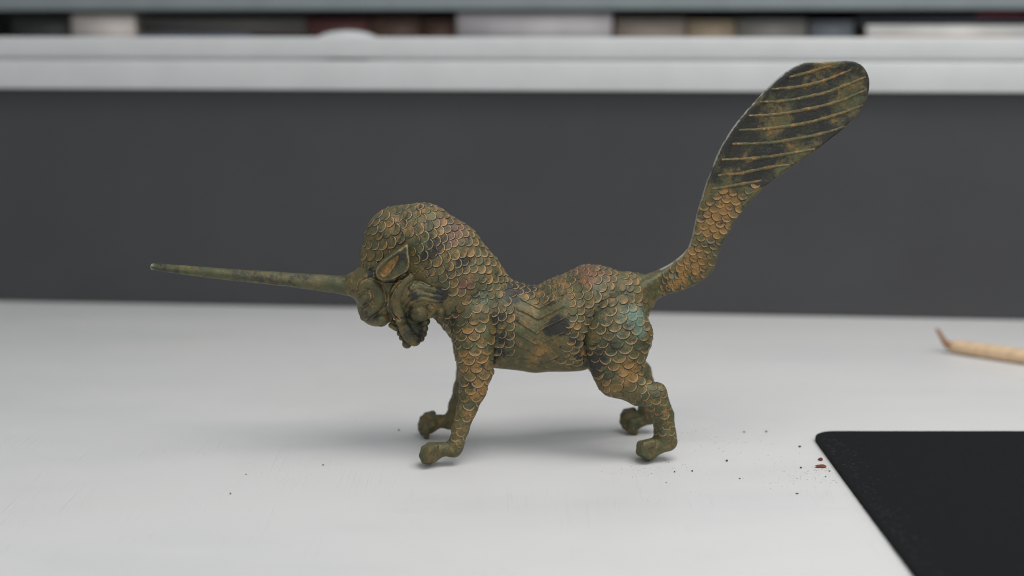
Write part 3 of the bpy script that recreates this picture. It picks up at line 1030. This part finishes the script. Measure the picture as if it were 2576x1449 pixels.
# lint caught on the mat
v, f = [], []
for k in range(420):
    x = 13.45 + abs(rng.normal(0, 0.5)) if k < 200 else rng.uniform(13.5, 26)
    y = rng.uniform(46, 62.5); a = rng.uniform(0, math.pi); L = rng.uniform(0.02, 0.10 if k < 200 else 0.05); w = 0.004
    d = np.array([math.cos(a), math.sin(a)]); nn = np.array([-d[1], d[0]]) * w; z = 0.262 + rng.uniform(0, 0.02)
    b0 = len(v)
    bend = rng.uniform(-.3, .3) * L
    p = np.array([x, y]); c = np.array([-d[1], d[0]]) * bend
    for q, zz in ((p - d * L, z), (p + c, z + 0.015), (p + d * L, z)):
        v += [(*(q - nn), zz), (*(q + nn), zz), (*q, zz + w)]
    for s in (0, 3):
        for j in range(3):
            m = (j + 1) % 3; f.append([b0 + s + j, b0 + s + m, b0 + s + 3 + m, b0 + s + 3 + j])
M_LINT = plain('grey_lint', (0.10, 0.10, 0.105), 0.9)
tag(mk('lint', v, f, M_LINT), 'fine grey lint caught on the black mat', 'lint', kind='stuff')

# hooked wooden modelling tool
def tube(path, rad, seg=16, sq=1.0):
    v, f = [], []
    path = [np.array(p, float) for p in path]
    for i, p in enumerate(path):
        t = path[min(i + 1, len(path) - 1)] - path[max(i - 1, 0)]; t /= np.linalg.norm(t)
        s = np.cross(t, (0, 0, 1.)); s /= np.linalg.norm(s); u = np.cross(s, t)
        for j in range(seg):
            a = 2 * math.pi * j / seg
            v.append(p + rad[i] * (math.cos(a) * s + math.sin(a) * u * sq))
    for i in range(len(path) - 1):
        for j in range(seg):
            k = (j + 1) % seg; f.append([i * seg + j, i * seg + k, (i + 1) * seg + k, (i + 1) * seg + j])
    f.append(list(range(seg))[::-1]); f.append([(len(path) - 1) * seg + j for j in range(seg)])
    return np.array(v), f


def m_wood():
    s = NT('pale_wood')
    g = s.noise(90, 5, 0.6, sc=(0.25, 4, 4))
    s.set('Base Color', s.mix(s.ramp(g, 0.35, 0.7), (0.72, 0.52, 0.33), (0.60, 0.41, 0.245))); s.set('Roughness', 0.5)
    s.bump(g, 0.3, 0.0003)
    return s.m


tool = bpy.data.objects.new('modelling_tool', None); COL.objects.link(tool)
ta0 = ground(2393, 888); ta1 = ground(2576, 916)
tool.location = (ta0[0] * CM, ta0[1] * CM, 0)
dv = ta1 - ta0; dv /= np.linalg.norm(dv)
tag(tool, 'pale wooden modelling tool with hooked brown tip lying near the charcoal panel', 'tool')
rr = 0.40
path = [dv * t + np.array([0, 0, rr + 0.0]) for t in (0, 0.12, 0.5, 2, 5, 10, 15)]
mk('handle', *tube(path, [0.26, 0.33, 0.37, rr, rr, rr, rr], 14), m_wood(), tool)
hk = [np.array([0.15, 0, rr]), np.array([-0.12, 0, rr + 0.02]), np.array([-0.30, 0.03, rr + 0.12]), np.array([-0.50, 0.08, rr + 0.40]), np.array([-0.72, 0.12, rr + 0.78]), np.array([-0.86, 0.14, rr + 0.95])]
mk('hooked_tip', *tube(hk, [0.26, 0.25, 0.19, 0.13, 0.11, 0.07], 12), plain('brown_tip', (0.30, 0.135, 0.055), 0.5), tool)

# shelf with books behind the rail
shelf = wall_frame('book_shelf', 'grey shelf boards holding books, far behind the white rail', 'shelf')
M_SHELF = plain('blue_grey_board', (0.27, 0.305, 0.315), 0.5, 0.05)
SY = 24.0
mk('lower_board', *box_vf(-95, 95, SY - 2, SY + 22, 14.0, 16.2, 0.1), plain('dark_board', (0.10, 0.10, 0.105), 0.6), shelf)
mk('upper_board', *box_vf(-95, 95, SY - 2.5, SY + 22, 19.15, 22.8, 0.1), M_SHELF, shelf)
mk('back_board', *box_vf(-95, 95, SY + 22.2, SY + 23.2, 14.0, 22.5), plain('back_board', (0.16, 0.15, 0.15), 0.6), shelf)
M_PAGES = plain('book_pages', (0.62, 0.55, 0.45), 0.8)


def wx(px, depth=SY): return (px - CX) / FPX * (92.9 + depth) * 1.0


def book(px0, px1, z0, z1, cover, label, dy=0.0, pages=M_PAGES, spine=True):
    e = wall_frame('book', label, 'book'); e['group'] = 'books behind the rail'
    x0, x1 = wx(px0), wx(px1); y0 = SY - 1.0 + dy; y1 = y0 + 16
    t = min(0.18, (z1 - z0) * 0.2)
    mk('cover', *box_vf(x0, x1, y0, y1, z0, z0 + t, 0.03), cover, e)
    mk('cover', *box_vf(x0, x1, y0, y1, z1 - t, z1, 0.03), cover, e)
    mk('pages', *box_vf(x0 + 0.25, x1 - 0.25, y0 + (0.25 if not spine else 0.3), y1 - 0.2, z0 + t + 0.004, z1 - t - 0.004), pages, e)
    if spine: mk('spine', *box_vf(x0 + 0.003, x1 - 0.003, y0, y0 + 0.2, z0 + t + 0.003, z1 - t - 0.003), cover, e)


c_ = lambda n, col: plain('cover_' + n, tuple(min(0.8, c * 2.2 + 0.01) for c in col), 0.55, 0.12, 20)
book(-60, 92, 16.22, 18.6, c_('black', (0.018, 0.018, 0.017)), 'black book at the far left end of the background shelf')
book(105, 268, 16.22, 18.75, c_('beige', (0.30, 0.27, 0.25)), 'beige book on the background shelf, second from the left', -0.6)
book(275, 560, 16.22, 17.2, c_('blue', (0.05, 0.075, 0.12)), 'blue grey book lying under a dark grey one', -0.5)
book(280, 700, 17.22, 18.55, c_('grey', (0.055, 0.05, 0.046)), 'dark grey book lying on top of the blue grey one')
book(705, 860, 16.22, 18.45, c_('maroon', (0.055, 0.018, 0.016)), 'dark maroon book behind the white dome')
book(866, 985, 16.22, 18.5, c_('umber', (0.05, 0.028, 0.018)), 'dark brown book right of the maroon book')
book(990, 1075, 16.22, 18.4, c_('rust', (0.06, 0.03, 0.02)), 'rust brown book left of the wide pale box', 0.4)
book(1083, 1462, 16.22, 18.85, c_('lavender', (0.22, 0.205, 0.21)), 'wide lavender grey book in the middle of the shelf', -0.8)
book(1470, 1640, 16.22, 18.45, c_('taupe', (0.17, 0.14, 0.115)), 'taupe book right of the lavender grey book')
book(1645, 1760, 16.22, 18.35, c_('tan', (0.22, 0.17, 0.115)), 'tan book beside the taupe book', 0.2)
book(1765, 1930, 16.22, 18.4, c_('olive', (0.11, 0.105, 0.095)), 'olive grey book left of the small stack')
book(1938, 2042, 16.22, 18.3, c_('slate', (0.075, 0.082, 0.092)), 'slate grey book between the olive book and the right stack')
book(2075, 2420, 16.22, 16.95, c_('red', (0.42, 0.10, 0.06)), 'orange red book at the bottom of the right stack', -0.9, spine=False)
book(2070, 2490, 16.97, 17.95, c_('cream', (0.50, 0.43, 0.34)), 'cream book in the middle of the right stack', -0.7)
book(2050, 2480, 17.97, 18.6, c_('navy', (0.025, 0.027, 0.034)), 'navy book on top of the right stack')
book(2330, 2440, 18.62, 18.9, c_('crimson', (0.16, 0.012, 0.03)), 'thin crimson booklet on top of the navy book')

dome = wall_frame('white_lid', 'white domed lid resting behind the upper rail, left of centre', 'lid')
dx = (853 - CX) / FPX * 98.0
prof = [(2.35, 0), (2.4, 0.15)] + [(2.35 * math.cos(a), 0.35 + 0.95 * math.sin(a)) for a in np.linspace(0.05, 1.45, 10)]
mk('shell', *lathe(prof, 40, (dx, 5.2, 16.35)), plain('white_glaze', (0.66, 0.68, 0.68), 0.3), dome)
mk('saucer', *lathe([(1.2, 0), (1.4, .1), (2.4, 0.5), (2.5, 0.58), (1.3, 0.6)], 40, (dx, 5.2, 15.74)), plain('white_saucer', (0.62, 0.64, 0.64), 0.3), dome)
mk('ledge', *box_vf(-95, 95, 1.7, 14, 15.3, 15.74), M_RAIL, back, smooth=False)


def lump(c, r, squash=0.7, ex=1.0, n=2):
    v, f = ellipsoid((0, 0, 0), (1, 1, 1), 8, 6)
    v = np.array(v); ph = rng.uniform(0, 6, 6)
    k = 1 + 0.22 * np.sin(3 * v[:, 0] + ph[0]) + 0.18 * np.sin(4 * v[:, 1] + ph[1]) + 0.15 * np.sin(5 * v[:, 2] + ph[2])
    v = v * k[:, None] * np.array([ex, 1, squash]) * r
    v[:, 2] -= v[:, 2].min()
    return v + np.array(c), f


def crumb(px, py, r, label, mat_, ex=1.0, squash=0.7):
    g = ground(px, py); v, f = lump((0, 0, 0.001), 0.82 * r * g[1] / FPX, squash, ex)
    o = mk('crumb', v, f, mat_, smooth=False); o.location = tuple(g * CM)
    tag(o, label, 'crumb', 'crumbs of rust on the table')


crumb(2064, 1176, 8, 'largest orange brown rust flake beside the black mat edge', M_CRUMB, 2.0, 0.75)
crumb(2063, 1159, 6, 'smaller rust flake just behind the largest one by the mat', M_CRUMB, 1.3)
crumb(1828, 1161, 3.6, 'dark round crumb midway between hind paw and black mat', M_DARKCRUMB)
crumb(2015, 1178, 3.2, 'small brown crumb just left of the largest rust flake', M_CRUMB)
crumb(2012, 1125, 3.6, 'dark blurred crumb left of the mat corner', M_DARKCRUMB)
crumb(2005, 1243, 2.8, 'lone purple brown crumb nearest the camera, left of mat', M_DARKCRUMB, 1.3)
crumb(2077, 1200, 2.2, 'tiny crumb between the largest flake and mat edge below', M_DARKCRUMB)
crumb(2087, 1186, 2.4, 'tiny brown crumb touching the mat edge', M_CRUMB, 1.4)
crumb(1697, 1188, 2.4, 'brown crumb in front of the near hind paw heel', M_DARKCRUMB, 1.4)
crumb(1741, 1186, 2.4, 'flat brown crumb right of the near hind paw', M_DARKCRUMB, 1.6)
crumb(1861, 1205, 2.2, 'slender red brown crumb on bare table before the mat', M_CRUMB, 1.8)
crumb(1676, 1215, 1.8, 'tiny crumb lying in front of the hind paw', M_DARKCRUMB)
crumb(1928, 1087, 3.4, 'blurred grey crumb behind, left of the mat corner', M_DARKCRUMB)
crumb(1872, 1088, 2.8, 'faint blurred crumb farthest back on the table', M_DARKCRUMB)
crumb(813, 1171, 2.6, 'orange crumb left of the near front paw', M_CRUMB)
crumb(580, 1243, 2.8, 'reddish crumb at the lower left of the table', M_CRUMB)
crumb(619, 1194, 1.9, 'tiny dark crumb behind the reddish lower left crumb', M_DARKCRUMB)
crumb(1003, 1083, 2.6, 'grey blurred crumb left of the far front paw', M_DARKCRUMB)

# fine dust, far too many specks to count
v, f = [], []


def dust(px, py, sx, sy, n, rmin=0.005, rmax=0.016):
    for _ in range(n):
        x, y = rng.normal(px, sx), rng.normal(py, sy)
        if y < 1060: continue
        g = ground(x, y)
        if g[0] > 13.25: continue
        r = 1.5 * (rmin + (rmax - rmin) * rng.random() ** 3); b0 = len(v)
        a = rng.uniform(0, 6)
        for k in range(4):
            v.append((g[0] + r * math.cos(a + k * math.pi / 2), g[1] + r * 1.1 * math.sin(a + k * math.pi / 2), 0.0005))
        v.append((g[0], g[1], r * 0.9 + 0.0005))
        for k in range(4): f.append([b0 + k, b0 + (k + 1) % 4, b0 + 4])


dust(1640, 1185, 60, 14, 90); dust(2020, 1200, 45, 16, 150); dust(2060, 1182, 18, 8, 70, .004, .014); dust(1960, 1180, 90, 35, 90, .003, .012)
dust(1770, 1100, 45, 14, 60, .006, .02); dust(1900, 1120, 90, 25, 50, .005, .016); dust(640, 1210, 90, 35, 45, .003, .009); dust(1000, 1200, 250, 60, 60, .002, .008); dust(1680, 1230, 60, 30, 25)
tag(mk('dust', v, f, M_DARKCRUMB, smooth=False), 'fine dark dust sprinkled over the white table', 'dust', kind='stuff')
